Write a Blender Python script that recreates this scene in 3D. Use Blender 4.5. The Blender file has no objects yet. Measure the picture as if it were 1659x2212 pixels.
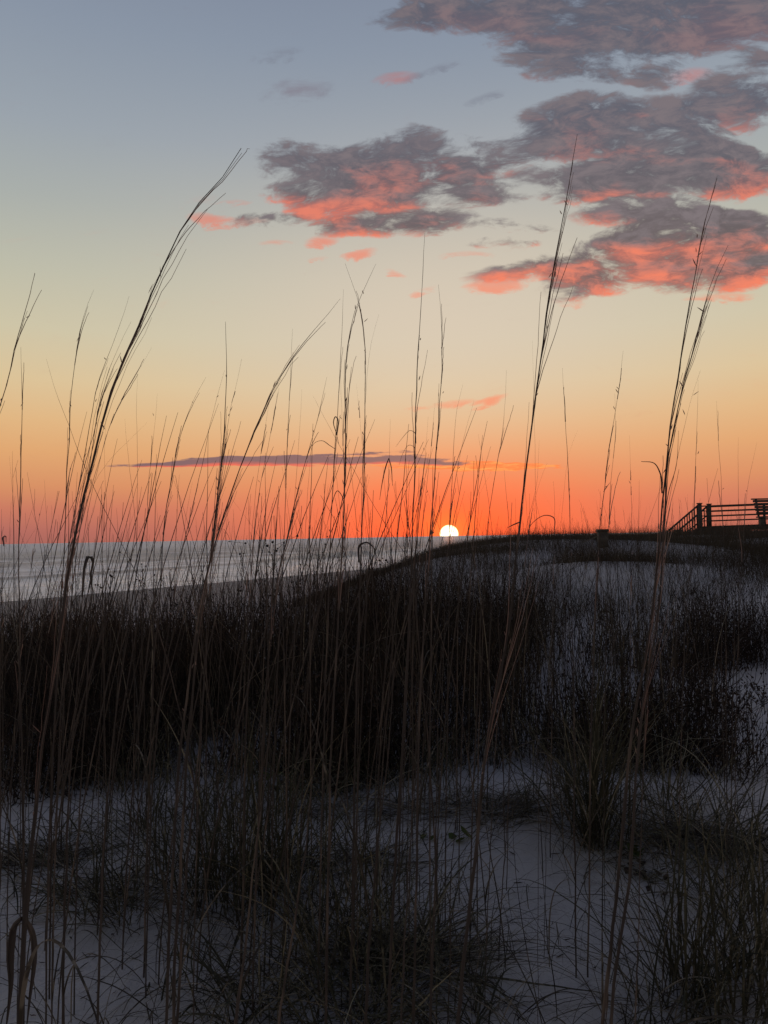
import bpy, math, random
import numpy as np
from mathutils import Matrix, Vector

# ------------------------------------------------------------------ scene, camera
sc = bpy.context.scene
sc.view_settings.view_transform = 'Standard'
sc.view_settings.look = 'None'
sc.view_settings.gamma = 1.0
sc.view_settings.exposure = 0.0
sc.view_settings.use_curve_mapping = False
sc.cycles.max_bounces = 6
sc.cycles.diffuse_bounces = 3
sc.cycles.transparent_max_bounces = 8
sc.cycles.sample_clamp_indirect = 4.0

EYE = np.array([0.0, 0.0, 1.25])
SEA = -2.95
PITCH, ROLL = math.radians(1.95), math.radians(-1.04)
cam_d = bpy.data.cameras.new('camera')
cam_d.sensor_fit = 'VERTICAL'; cam_d.sensor_height = 36.0; cam_d.lens = 26.0
cam_d.clip_start = 0.05; cam_d.clip_end = 80000.0
cam = bpy.data.objects.new('camera', cam_d)
sc.collection.objects.link(cam)
RM = Matrix.Rotation(math.pi / 2 + PITCH, 4, 'X') @ Matrix.Rotation(ROLL, 4, 'Z')
cam.matrix_world = Matrix.Translation(Vector(EYE)) @ RM
sc.camera = cam
M3 = np.array(RM.to_3x3())
FP = 1659 * 26.0 / 36.0 * 4 / 3          # focal length in picture units (picture 1659 wide)

def ray(px, py):
    v = M3 @ np.array([(px - 829.5) / FP, -(py - 1106.0) / FP, -1.0])
    return v / v[1]
def U(px, py, d):                         # the point d metres ahead that is seen at px, py
    return EYE + ray(px, py) * d
def to_px(p):
    v = M3.T @ (np.asarray(p) - EYE)
    return 829.5 + FP * v[0] / -v[2], 1106.0 - FP * v[1] / -v[2]

# ------------------------------------------------------------------ node helper
class NT:
    def __init__(s, tree): s.t = tree
    def node(s, kind, **kw):
        n = s.t.nodes.new(kind)
        for k, v in kw.items(): setattr(n, k, v)
        return n
    def put(s, sock, v):
        if isinstance(v, E): v = v.s
        if isinstance(v, bpy.types.NodeSocket): s.t.links.new(v, sock)
        else: sock.default_value = v
    def m(s, op, *a, clamp=False):
        n = s.node('ShaderNodeMath', operation=op); n.use_clamp = clamp
        for i, v in enumerate(a): s.put(n.inputs[i], v)
        return E(s, n.outputs[0])
    def ss(s, v, a, b, lo=0.0, hi=1.0):
        n = s.node('ShaderNodeMapRange', interpolation_type='SMOOTHSTEP')
        for i, q in enumerate((v, a, b, lo, hi)): s.put(n.inputs[i], q)
        return E(s, n.outputs[0])
    def mix(s, f, a, b):
        n = s.node('ShaderNodeMix', data_type='RGBA')
        s.put(n.inputs[0], f); s.put(n.inputs[6], a); s.put(n.inputs[7], b)
        return E(s, n.outputs[2])
    def vec(s, x, y, z):
        n = s.node('ShaderNodeCombineXYZ')
        for i, q in enumerate((x, y, z)): s.put(n.inputs[i], q)
        return E(s, n.outputs[0])
    def noise(s, v, scale, detail=4.0, rough=0.55, dist=0.0, lac=2.0):
        n = s.node('ShaderNodeTexNoise')
        s.put(n.inputs['Vector'], v)
        for k, q in (('Scale', scale), ('Detail', detail), ('Roughness', rough), ('Distortion', dist), ('Lacunarity', lac)):
            n.inputs[k].default_value = q
        return E(s, n.outputs[0])
    def ramp(s, v, stops):
        n = s.node('ShaderNodeValToRGB'); s.put(n.inputs[0], v)
        cr = n.color_ramp
        while len(cr.elements) > 2: cr.elements.remove(cr.elements[-1])
        for i, (p, c) in enumerate(stops):
            e = cr.elements[i] if i < 2 else cr.elements.new(p)
            e.position = p; e.color = c
        return E(s, n.outputs[0])
class E:
    def __init__(s, t, so): s.t, s.s = t, so
    def __add__(s, o): return s.t.m('ADD', s, o)
    def __radd__(s, o): return s.t.m('ADD', o, s)
    def __sub__(s, o): return s.t.m('SUBTRACT', s, o)
    def __rsub__(s, o): return s.t.m('SUBTRACT', o, s)
    def __mul__(s, o): return s.t.m('MULTIPLY', s, o)
    def __rmul__(s, o): return s.t.m('MULTIPLY', o, s)
    def __truediv__(s, o): return s.t.m('DIVIDE', s, o)

def lin(r, g, b):
    f = lambda c: (c / 255 / 12.92) if c <= 10.3 else ((c / 255 + 0.055) / 1.055) ** 2.4
    return (f(r), f(g), f(b), 1.0)

# ------------------------------------------------------------------ world: dusk sky with its cloud deck
SUN_R = ray(970, 1152)
SUN_AZ = math.atan2(SUN_R[0], 1.0)
SUN_U, SUN_V = SUN_R[0], SUN_R[2]
world = bpy.data.worlds.new('World'); sc.world = world
world.use_nodes = True
wt = world.node_tree; wt.nodes.clear()
W = NT(wt)
tc = W.node('ShaderNodeTexCoord')
sep = W.node('ShaderNodeSeparateXYZ'); wt.links.new(tc.outputs['Generated'], sep.inputs[0])
dx, dy, dz = (E(W, sep.outputs[i]) for i in range(3))
el = W.m('MULTIPLY', W.m('ARCSINE', dz), 57.2958)
az = W.m('MULTIPLY', W.m('ARCTAN2', dx, dy), 57.2958)
yc = W.m('MAXIMUM', dy, 0.12)
u, v = dx / yc, dz / yc

E0, E1 = -10.0, 90.0
def ep(e): return (e - E0) / (E1 - E0)
SKY = [(-10, (70, 50, 48)), (-0.8, (152, 98, 92)), (0.8, (172, 104, 98)), (2.4, (198, 118, 98)), (4.0, (214, 142, 99)), (6.5, (225, 166, 110)),
       (8.8, (226, 182, 128)), (11.5, (221, 195, 150)), (15, (206, 197, 166)), (19, (188, 188, 169)), (23.5, (168, 174, 170)),
       (28, (154, 163, 172)), (34, (138, 149, 165)), (42, (120, 129, 150)), (60, (98, 104, 136)), (90, (80, 84, 120))]
base = W.ramp((el - E0) * (1 / (E1 - E0)), [(ep(e), lin(*c)) for e, c in SKY])
# redder and brighter air round the sun
ga = (az - math.degrees(SUN_AZ)) * (1 / 10.5)
gb = (el - 0.0) * (1 / 4.6)
glow = W.m('EXPONENT', (ga * ga + gb * gb) * -1.0)
ga2 = (az - math.degrees(SUN_AZ)) * (1 / 19.0)
gb2 = (el - 0.0) * (1 / 5.6)
glow2 = W.m('EXPONENT', (ga2 * ga2 + gb2 * gb2) * -1.0)
ga3 = (az - math.degrees(SUN_AZ)) * (1 / 21.0)
gb3 = (el - 17.0) * (1 / 8.5)
glow3 = W.m('EXPONENT', (ga3 * ga3 + gb3 * gb3) * -1.0)
sky = W.mix(glow3 * 0.72, base, lin(222, 204, 184))
sky = W.mix(glow2 * 0.55, sky, lin(255, 128, 78))
sky = W.mix(glow * 0.95, sky, lin(255, 74, 52))

ga4 = (az - math.degrees(SUN_AZ)) * (1 / 1.9)
gb4 = (el - 0.2) * (1 / 1.5)
glow4 = W.m('EXPONENT', (ga4 * ga4 + gb4 * gb4) * -1.0)
sky = W.mix(glow4 * 0.55, sky, (1.25, .26, .06, 1))

# cloud masses: (centre x, centre y, half width, half height, tilt, weight) where they stand in the sky
BL = [(1000, 25, 210, 62, -.10, 1.0), (880, 55, 110, 34, -.1, .55), (1250, 30, 250, 105, -.1, 1.3), (1520, 30, 260, 110, -.1, 1.3),
      (1200, 150, 140, 52, .10, 1.0), (1330, 120, 160, 75, -.2, 1.1), (1430, 160, 90, 34, -.2, .6),
      (1620, 200, 150, 95, -.2, 1.15), (1500, 262, 130, 50, -.2, .7), (1400, 235, 120, 40, -.1, .5),
      (1240, 262, 170, 62, -.12, 1.1), (1150, 315, 180, 48, -.1, .9), (1400, 325, 280, 70, .1, 1.2), (1600, 370, 200, 60, .0, 1.25),
      (1280, 395, 220, 48, -.02, 1.1), (1500, 405, 200, 40, 0, .9),
      (1085, 345, 120, 46, -.1, .8), (1060, 430, 90, 24, 0, .5), (680, 365, 150, 72, .1, 1.05), (880, 352, 220, 74, -.05, 1.2), (860, 420, 240, 78, -.06, 1.25), (680, 430, 130, 46, .2, .85),
      (860, 488, 210, 32, -.02, .95), (600, 474, 110, 20, .05, .75),
      (1090, 520, 90, 20, -.1, .7), (1120, 488, 110, 17, 0, .55), (1440, 470, 230, 44, .08, 1.05), (1560, 500, 190, 58, .05, 1.15), (1400, 545, 260, 64, -.08, 1.25),
      (1600, 578, 190, 44, -.05, 1.1), (1340, 605, 180, 44, -.08, 1.1), (1130, 572, 140, 26, -.1, .65), (1230, 580, 80, 34, -.3, .6),
]
SM = [(850, 172, 62, 20, -.1, .8, .6), (930, 155, 80, 14, -.35, .55, .2), (1040, 215, 70, 14, -.35, .5, .1),
      (697, 522, 48, 17, -.05, .9, 1), (780, 550, 54, 16, -.2, .8, 1), (600, 524, 50, 11, 0, .5, 1), (860, 590, 34, 12, .2, .6, 1), (925, 625, 48, 10, -.3, .5, 1),
      (1010, 550, 70, 13, 0, .45, 1), (1065, 612, 85, 24, -.1, 1.0, 1), (640, 195, 95, 44, -.1, .42, .35), (600, 122, 80, 22, -.1, .36, 0), (450, 468, 60, 16, .1, .8, 1), (530, 478, 90, 14, -.05, .7, 1),
      (1062, 860, 44, 14, -.3, .75, 1), (985, 868, 66, 12, -.1, .55, 1), (1560, 636, 90, 13, 0, .6, 1), (905, 880, 40, 7, 0, .4, 1), (510, 436, 50, 10, 0, .4, 1), (1230, 655, 40, 9, 0, .35, 1), (1480, 165, 80, 22, -.2, .7, .9), (690, 560, 30, 8, 0, .35, 1)]
wn1 = W.noise(W.vec(u * 1.0, v * 1.7, 0.3), 5.0, 3.0, .5)
wn2 = W.noise(W.vec(u * 1.0, v * 1.7, 7.7), 5.0, 3.0, .5)
uw = u + (wn1 - 0.5) * 0.085
vw = v + (wn2 - 0.5) * 0.065
def blobs(lst, uu, vv, grow=1.0):
    tot = None; low = None
    for cx, cy, rx, ry, th, w in lst:
        r0 = ray(cx, cy); c0, s0 = math.cos(-th), math.sin(-th)
        rx_, ry_ = rx * grow / FP, ry * grow / FP
        a = uu - r0[0]; b = vv - r0[2]
        p = W.m('MULTIPLY_ADD', b, s0 / rx_, a * (c0 / rx_))
        q = W.m('MULTIPLY_ADD', b, c0 / ry_, a * (-s0 / ry_))
        d = W.m('MAXIMUM', W.m('MULTIPLY_ADD', q, W.m('MULTIPLY', q, -w), w - (p * p) * w), 0.0)
        tot = d if tot is None else tot + d
        lw = d * q
        low = lw if low is None else low + lw
    return tot, low / (tot + 0.05)
dens, qv = blobs(BL, uw, vw, 1.04)
dens = W.m('MINIMUM', dens, 1.15)
ws = (wn1 - 0.5) * 0.16
f1 = W.noise(W.vec(u + v * .30 + ws, v * 2.0 - u * .10 + ws, 1.3), 7.5, 10.0, .62, 0.25)
f2 = W.noise(W.vec(u + v * .35 + ws, v * 2.2 - u * .25, 4.1), 21.0, 8.0, .66, 0.35)
f3 = W.noise(W.vec(u + v * .2, v * 3.0 + ws, 8.1), 4.5, 6.0, .6, 0.2)
front = W.ss(dy, 0.2, 0.5)
body = W.m('POWER', dens, 0.60) + (f1 - 0.5) * 2.9 + (f2 - 0.5) * 2.3 + (f3 - 0.5) * 1.2
alpha = W.ss(body, 0.20, 0.96) * front * W.ss(dens + (f2 - .5) * .30, -0.02, 0.42)
# which part catches the low red light: the undersides, more strongly the nearer the sun's height
under = W.ss(qv * -1.2 + (f3 - 0.5) * 3.8 + (f2 - 0.5) * 1.5 + (f1 - .5) * 1.0 + W.ss(v, .60, .35) * .15, -.08, 1.12)
hgt = W.ss(v, 0.68, 0.46)
under = under * (hgt * 0.84 + 0.12)
shade = W.mix(W.ss(v, 0.36, 0.62), lin(96, 82, 84), lin(90, 90, 102))
shade = W.mix(W.ss(f2 * .7 + f1 * .3, 0.42, 0.62), shade, lin(122, 110, 114))
litc = W.mix(W.ss(v, 0.34, 0.60), lin(252, 126, 90), lin(204, 120, 106))
litc = W.mix(W.ss(f2 * .6 + f1 * .4, .54, .42) * .55, litc, lin(176, 92, 88))
ccol = W.mix(under, shade, litc)
sd_, sq_ = blobs([q[:6] for q in SM], u + (wn1 - .5) * .03 + (f2 - .5) * .02, v + (f2 - .5) * .028 + (wn2 - .5) * .02)
sL, _q = blobs([q[:5] + (q[5] * q[6],) for q in SM if q[6] > 0], u + (wn1 - .5) * .03 + (f2 - .5) * .02, v + (f2 - .5) * .028 + (wn2 - .5) * .02)
salpha = W.ss(sd_ + (f2 - .5) * 1.9 + (f1 - .5) * .8, .05, .95) * W.ss(sd_, 0.0, .18) * front * .72 * (1.0 - alpha)
slit = W.ss(sL / (sd_ + .05), .2, .8)
sky = W.mix(salpha, sky, W.mix(slit * .95, lin(118, 120, 134), W.mix(W.ss(v, .30, .60), lin(255, 136, 96), lin(205, 122, 112))))
sky = W.mix(alpha * 0.93, sky, ccol)
# long flat cloud low over the sea
STREAK = [(400, 1002, 190, 8, -.01, .9), (470, 995, 110, 11, 0, .8), (600, 994, 190, 13, .0, 1.0), (720, 999, 150, 9, .0, .8), (850, 992, 130, 11, .02, .95), (790, 980, 130, 4, -.02, .5), (940, 1000, 120, 6, .03, .7)]
STREAK2 = [(980, 1006, 190, 12, .0, 1.1), (1060, 1008, 160, 9, .02, 1.1), (1180, 1008, 70, 4, .0, .6), (760, 1006, 120, 6, 0, .5)]
sn = W.noise(W.vec(u, v * 6.0, 9.0), 16.0, 5.0, .6)
vs = v + (sn - 0.5) * 0.010
sd, sq = blobs(STREAK, u, vs)
sn2 = W.noise(W.vec(u, v * 5.0, 2.0), 40.0, 5.0, .6)
sa = W.ss(sd + (sn2 - .5) * 1.7, 0.12, 0.60) * W.ss(sd, 0.0, 0.12)
scol = W.mix(W.ss(sq, -0.1, -0.75), lin(122, 92, 102), lin(248, 104, 84))
sky = W.mix(sa * 0.95, sky, scol)
sd2, sq2 = blobs(STREAK2, u, v + (sn - .5) * 0.02)
sn3 = W.noise(W.vec(u, v * 7.0, 5.0), 34.0, 5.0, .65)
sa2 = W.ss(sd2 + (sn3 - .5) * 1.6, 0.30, 0.75) * W.ss(sd2, 0.0, 0.15) * (1.0 - sa)
sky = W.mix(sa2 * 0.8, sky, W.mix(W.ss(sn3, .45, .6), lin(255, 120, 60), lin(255, 158, 84)))
# the sky away from the sunset is dimmer
side = W.ss(dy, -0.55, 0.62, 0.50, 1.0)
zen = W.ss(el, 36, 70, 1.0, 0.86)
dim = side * zen
vm = W.node('ShaderNodeVectorMath', operation='SCALE')
W.put(vm.inputs[0], sky); W.put(vm.inputs['Scale'], dim)
bg = W.node('ShaderNodeBackground'); wt.links.new(vm.outputs[0], bg.inputs[0]); bg.inputs[1].default_value = 0.97
st = W.node('ShaderNodeTexSky'); st.sky_type = 'NISHITA'; st.sun_disc = False
st.sun_elevation = math.radians(1.2); st.sun_rotation = SUN_AZ
st.air_density = 1.0; st.dust_density = 1.0; st.ozone_density = 2.0
bg2 = W.node('ShaderNodeBackground'); wt.links.new(st.outputs[0], bg2.inputs[0]); bg2.inputs[1].default_value = 0.012
addn = W.node('ShaderNodeAddShader'); wt.links.new(bg.outputs[0], addn.inputs[0]); wt.links.new(bg2.outputs[0], addn.inputs[1])
out = W.node('ShaderNodeOutputWorld'); wt.links.new(addn.outputs[0], out.inputs[0])
world.cycles.sampling_method = 'MANUAL'; world.cycles.sample_map_resolution = 512

# sun lamp: the last deep orange light, almost level
sl = bpy.data.lights.new('sun_light', 'SUN'); sl.energy = 0.12; sl.angle = math.radians(0.5); sl.color = (1.0, 0.36, 0.16)
slo = bpy.data.objects.new('sun_light', sl); sc.collection.objects.link(slo)
sdv = Vector((math.sin(SUN_AZ), math.cos(SUN_AZ), math.tan(math.radians(1.2)))).normalized()
slo.rotation_euler = (sdv).to_track_quat('Z', 'Y').to_euler()
slo.location = (0, 0, 20)

# ------------------------------------------------------------------ object helpers
def link(o): sc.collection.objects.link(o); return o
def tag(o, label=None, cat=None, group=None, kind=None):
    if label: o['label'] = label
    if cat: o['category'] = cat
    if group: o['group'] = group
    if kind: o['kind'] = kind
    return o
def mesh(name, V, F, mat, parent=None, smooth=True):
    V = np.ascontiguousarray(V, dtype=np.float32).reshape(-1, 3)
    F = np.ascontiguousarray(F, dtype=np.int32)
    me = bpy.data.meshes.new(name)
    me.vertices.add(len(V)); me.vertices.foreach_set('co', V.ravel())
    n, k = F.shape
    me.loops.add(n * k); me.loops.foreach_set('vertex_index', F.ravel())
    me.polygons.add(n); me.polygons.foreach_set('loop_start', np.arange(0, n * k, k, dtype=np.int32))
    me.polygons.foreach_set('loop_total', np.full(n, k, dtype=np.int32))
    if smooth: me.polygons.foreach_set('use_smooth', np.ones(n, dtype=bool))
    me.update(calc_edges=True)
    me.materials.append(mat)
    o = link(bpy.data.objects.new(name, me))
    if parent is not None:
        o.parent = parent; o.location = -Vector(parent.location) if parent.type == 'EMPTY' else (0, 0, 0)
    return o
def empty(name, loc):
    o = link(bpy.data.objects.new(name, None)); o.location = tuple(float(q) for q in loc); o.empty_display_size = 0.1
    return o
class Acc:
    def __init__(s): s.V, s.F, s.n = [], [], 0
    def add(s, V, F):
        s.V.append(V); s.F.append(F + s.n); s.n += len(V)
    def build(s, name, mat, parent=None, smooth=True):
        return mesh(name, np.concatenate(s.V), np.concatenate(s.F), mat, parent, smooth)
def tubes(P, R, m=4):
    """P (N,K,3) paths, R (N,K) radii -> vertices, quads"""
    P = np.asarray(P, float); R = np.asarray(R, float)
    N, K, _ = P.shape
    T = np.gradient(P, axis=1); T /= np.linalg.norm(T, axis=2, keepdims=True) + 1e-9
    ref = np.zeros_like(T); ref[..., 1] = 1.0
    flat = np.abs(T[..., 1]) > .92
    ref[flat] = (1, 0, 0)
    A = np.cross(T, ref); A /= np.linalg.norm(A, axis=2, keepdims=True) + 1e-9
    B = np.cross(T, A)
    an = np.arange(m) * 2 * np.pi / m
    V = P[:, :, None, :] + R[:, :, None, None] * (A[:, :, None, :] * np.cos(an)[None, None, :, None] + B[:, :, None, :] * np.sin(an)[None, None, :, None])
    idx = np.arange(N * K * m).reshape(N, K, m)
    j = np.roll(np.arange(m), -1)
    F = np.stack([idx[:, :-1, :], idx[:, :-1, :][:, :, j], idx[:, 1:, :][:, :, j], idx[:, 1:, :]], axis=-1).reshape(-1, 4)
    return V.reshape(-1, 3), F
def ribbons(P, Wd, side):
    """P (N,K,3), Wd (N,K) half widths, side (N,3) -> slightly folded blades, 3 verts across"""
    P = np.asarray(P, float); N, K, _ = P.shape
    T = np.gradient(P, axis=1); T /= np.linalg.norm(T, axis=2, keepdims=True) + 1e-9
    S = np.repeat(side[:, None, :], K, 1)
    S = S - (S * T).sum(2, keepdims=True) * T
    S /= np.linalg.norm(S, axis=2, keepdims=True) + 1e-9
    Nn = np.cross(T, S)
    w = Wd[..., None]
    V = np.stack([P - S * w + Nn * w * .35, P, P + S * w + Nn * w * .35], axis=2)
    idx = np.arange(N * K * 3).reshape(N, K, 3)
    F = np.stack([idx[:, :-1, :2], idx[:, :-1, 1:], idx[:, 1:, 1:], idx[:, 1:, :2]], axis=-1).reshape(-1, 4)
    return V.reshape(-1, 3), F
def box(A, c, s, rz=0.0, tilt=None):
    """box centred at c, full size s; tilt = 3x3 matrix"""
    c = np.asarray(c, float)
    q = np.array([[x, y, z] for x in (-.5, .5) for y in (-.5, .5) for z in (-.5, .5)]) * np.asarray(s, float)
    if tilt is not None: q = q @ tilt.T
    ca, sa_ = math.cos(rz), math.sin(rz)
    q = q @ np.array([[ca, -sa_, 0], [sa_, ca, 0], [0, 0, 1]]).T
    A.add(q + c, np.array([[0, 1, 3, 2], [4, 6, 7, 5], [0, 4, 5, 1], [2, 3, 7, 6], [0, 2, 6, 4], [1, 5, 7, 3]]))
def beam(A, p, q, w, h):
    """rectangular bar from p to q, width w (level), height h"""
    p, q = np.asarray(p, float), np.asarray(q, float)
    t = q - p; L = np.linalg.norm(t); t /= L
    s = np.cross(t, (0, 0, 1)); s /= np.linalg.norm(s) + 1e-9
    n = np.cross(s, t)
    box(A, (p + q) / 2, (L, w, h), tilt=np.stack([t, s, n], axis=1))

# ------------------------------------------------------------------ terrain shape
rng = np.random.default_rng(11)
def sst(x, a, b):
    t = np.clip((x - a) / (b - a), 0, 1); return t * t * (3 - 2 * t)
_wv = [(rng.uniform(-1, 1), rng.uniform(-1, 1), rng.uniform(0, 6.28)) for _ in range(24)]
def wob(x, y, f, i0=0, n=6):
    r = 0
    for k in range(i0, i0 + n):
        a, b, p = _wv[k]; r = r + np.sin((a * x + b * y) * f * (1 + .35 * (k - i0)) + p) / (1 + .5 * (k - i0))
    return r / 2.2
def shore(x, y):
    return 0.888 * x - 0.46 * y + 49.0 + 1.2 * np.sin(y * .045) 
def land(x, y):
    x = np.asarray(x, float); y = np.asarray(y, float)
    s = shore(x, y)
    beach = SEA + np.where(s > 0, 0.030 * s, 0.06 * s)
    r = np.sqrt(x * x + y * y)
    top = (.98 + .13 * sst(x, 2.0, 4.2)) * sst(y, 5.8, 13.6) * sst(x, -3.2, 2.6)
    top = top - .16 * sst(y, 22, 30)
    top = top + 0.30 * np.exp(-(((x - 5.2) / 2.2) ** 2 + ((y - 8.2) / 1.8) ** 2)) * sst(13 - y, 0, 3)
    top = top + 0.10 * np.exp(-(((x - 1.0) / .9) ** 2 + ((y - 3.4) / .5) ** 2))
    top = top + .15 * np.exp(-(((x - 3.4) / 1.5) ** 2 + ((y - 10.2) / .8) ** 2)) - .13 * np.exp(-(((x - 3.2) / 1.6) ** 2 + ((y - 11.4) / .6) ** 2)) - .05 * np.exp(-(((x - 7.5) / 2.5) ** 2 + ((y - 14.5) / 1.5) ** 2))
    top = top + 0.085 * wob(x, y, 1.3) * sst(r, 1.5, 5) + .016 * wob(x, y, 3.4, 6, 6) + .004 * wob(x, y, 11.0, 12, 6) * (r < 14)
    top = np.where(r > 60, top * .0 + 0.75 + .12 * wob(x, y, .05), top) if np.ndim(top) else top
    edge = sst(s + .5 * wob(x, y, .5, 3), 36.0, 43.5)
    return beach * (1 - edge) + np.maximum(top, beach) * edge
def H(x, y): return float(land(np.array([x]), np.array([y]))[0])

def polar(r0, r1, nr, fine, coarse):
    R = np.concatenate([[0.0], np.geomspace(r0, r1, nr)])
    a = np.concatenate([np.linspace(-50, 50, fine), np.linspace(50, 310, coarse + 2)[1:-1]]) * math.pi / 180
    X = R[:, None] * np.sin(a)[None]; Y = R[:, None] * np.cos(a)[None]
    n = len(a); idx = np.arange(len(R) * n).reshape(len(R), n); j = np.roll(np.arange(n), -1)
    F = np.stack([idx[:-1], idx[1:], idx[1:][:, j], idx[:-1][:, j]], axis=-1).reshape(-1, 4)
    return X, Y, F[:, ::-1]

# ------------------------------------------------------------------ materials
def new_mat(name):
    m = bpy.data.materials.new(name); m.use_nodes = True
    t = m.node_tree
    for n in list(t.nodes):
        if n.type != 'OUTPUT_MATERIAL': t.nodes.remove(n)
    N = NT(t); p = N.node('ShaderNodeBsdfPrincipled')
    o = [n for n in t.nodes if n.type == 'OUTPUT_MATERIAL'][0]
    t.links.new(p.outputs[0], o.inputs[0])
    return m, N, p, o
def pos(N):
    g = N.node('ShaderNodeNewGeometry'); s = N.node('ShaderNodeSeparateXYZ'); N.t.links.new(g.outputs['Position'], s.inputs[0])
    return E(N, g.outputs['Position']), [E(N, s.outputs[i]) for i in range(3)]
def bump(N, p, h, dist, strength=1.0):
    b = N.node('ShaderNodeBump'); N.put(b.inputs['Height'], h); b.inputs['Distance'].default_value = dist; b.inputs['Strength'].default_value = strength
    N.t.links.new(b.outputs[0], p.inputs['Normal'])

# sand
m_sand, N, p, o = new_mat('dune_sand')
P, (X, Y, Z) = pos(N)
s_n = X * 0.888 - Y * 0.46 + 49.0
wet = N.ss(s_n + (N.noise(P, .12, 3) - .5) * 6.0, 40.0, 12.0)
n1 = N.noise(P, 1.3, 5, .6); n2 = N.noise(P, 60.0, 4, .7); n3 = N.noise(P, 420.0, 2, .6)
c = N.mix(N.ss(n1, .3, .7), (.50, .49, .505, 1), (.64, .62, .625, 1))
c = N.mix(N.ss(n3, .58, .70) * .5, c, (.16, .14, .12, 1))
c = N.mix(N.ss(N.noise(P, 16.0, 6, .7), .56, .72) * .45, c, (.24, .22, .21, 1))
c = N.mix(wet * .8, c, (.17, .165, .17, 1))
N.put(p.inputs['Base Color'], c)
N.put(p.inputs['Roughness'], N.ss(wet, 0, 1, .95, .62)); p.inputs['Specular IOR Level'].default_value = .25
bump(N, p, n2 * .35 + n3 * .15 + N.noise(P, 7.0, 5, .6) * 1.8, .03, 1.0)

# sea
m_sea, N, p, o = new_mat('sea_water')
P, (X, Y, Z) = pos(N)
s_n = X * 0.888 - Y * 0.46 + 49.0 + N.m('SINE', Y * .045) * 1.2
t_n = X * 0.46 + Y * 0.888
wv = N.vec(s_n * 1.0, t_n * .28, 0.0)
a0 = N.noise(N.vec(s_n, t_n * .35, 5.0), .030, 6, .65, .5)
a1 = N.noise(wv, .11, 5, .62, .4); a2 = N.noise(wv, .5, 5, .65, .3); a3 = N.noise(N.vec(s_n, t_n * .45, 3.0), 2.2, 4, .6)
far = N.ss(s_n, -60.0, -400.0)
foam = N.ss(a1 * .5 + a2 * .35 + a0 * .5 + N.ss(s_n, -90., -34.) * .12, .66, .84) * (1.0 - far * .3)
zone = N.ss(s_n + (a1 - .5) * 9.0, -30.0, -27.0) * N.ss(s_n + (a1 - .5) * 6.0, -5.0, -9.0)
foam = N.m('MAXIMUM', foam * N.ss(N.m('ABSOLUTE', s_n + 33.5), 1.0, 4.0), zone * N.ss(a2, .25, .55))
edge_f = N.ss(s_n + (a2 - .5) * .8, -.9, -.45)
foam = N.m('MAXIMUM', foam, edge_f)
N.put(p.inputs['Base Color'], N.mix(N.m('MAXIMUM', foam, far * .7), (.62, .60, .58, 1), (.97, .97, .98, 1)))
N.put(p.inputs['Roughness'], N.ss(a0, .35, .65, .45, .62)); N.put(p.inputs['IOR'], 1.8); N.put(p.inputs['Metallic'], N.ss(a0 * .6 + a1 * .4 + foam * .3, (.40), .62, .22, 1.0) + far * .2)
bump(N, p, a0 * 6.0 + a1 * 4.5 + a2 * 1.8 + a3 * .5, 2.0, 1.0)

# boardwalk wood
def wood(name, c1, c2):
    m, N, p, o = new_mat(name)
    P, (X, Y, Z) = pos(N)
    a = N.noise(N.vec(X * 1.0, Y * 6.0, Z * 9.0), 3.0, 5, .6)
    N.put(p.inputs['Base Color'], N.mix(N.ss(a, .3, .7), c1, c2)); p.inputs['Roughness'].default_value = .85
    bump(N, p, a, .01, .5)
    return m
m_wood = wood('weathered_wood', (.045, .038, .034, 1), (.09, .08, .07, 1))
m_rope = wood('rope_fibre', (.10, .09, .07, 1), (.18, .16, .12, 1))

# plants
def plant(name, c1, c2, c3, scale=9.0, trans=.25, rough=.75):
    m, N, p, o = new_mat(name)
    P, (X, Y, Z) = pos(N)
    oi = N.node('ShaderNodeObjectInfo')
    a = N.noise(N.vec(X, Y, Z * .35), scale, 4, .6); b = N.noise(N.vec(X, Y, Z * .12), 55.0, 2, .5)
    g = N.node('ShaderNodeNewGeometry'); ri = E(N, g.outputs['Random Per Island'])
    c = N.mix(N.ss(a, .35, .65) * .5 + N.ss(ri, .2, .75) * .5, c1, c2); c = N.mix(N.m('MAXIMUM', N.ss(b + (E(N, oi.outputs['Random']) - .5) * .2, .54, .70) * .6, N.ss(ri, .84, .95)), c, c3)
    N.put(p.inputs['Base Color'], c); p.inputs['Roughness'].default_value = rough; p.inputs['Specular IOR Level'].default_value = .2
    tr = N.node('ShaderNodeBsdfTranslucent'); N.put(tr.inputs[0], c)
    mx = N.node('ShaderNodeMixShader'); mx.inputs[0].default_value = trans
    N.t.links.new(p.outputs[0], mx.inputs[1]); N.t.links.new(tr.outputs[0], mx.inputs[2]); N.t.links.new(mx.outputs[0], o.inputs[0])
    return m
m_stem = plant('dry_stalk', (.05, .043, .041, 1), (.11, .092, .083, 1), (.24, .19, .155, 1), 5.0, .18)
m_head = plant('seed_head_straw', (.38, .28, .25, 1), (.52, .41, .37, 1), (.62, .50, .44, 1), 12.0, .7)
m_blade = plant('dune_grass_blade', (.035, .036, .026, 1), (.085, .082, .052, 1), (.30, .27, .19, 1), 7.0, .25)
m_dead = plant('dead_grass', (.028, .024, .020, 1), (.08, .068, .052, 1), (.30, .26, .20, 1), 9.0, .2)
m_scrub = plant('scrub_twig', (.016, .012, .011, 1), (.036, .025, .021, 1), (.09, .064, .05, 1), 5.0, .08)
m_leaf = plant('green_leaf', (.05, .07, .02, 1), (.09, .12, .03, 1), (.12, .13, .04, 1), 15.0, .3)
m_fargrass = plant('far_dune_grass', (.045, .036, .026, 1), (.075, .06, .042, 1), (.12, .10, .07, 1), 1.2, .15)

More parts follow.
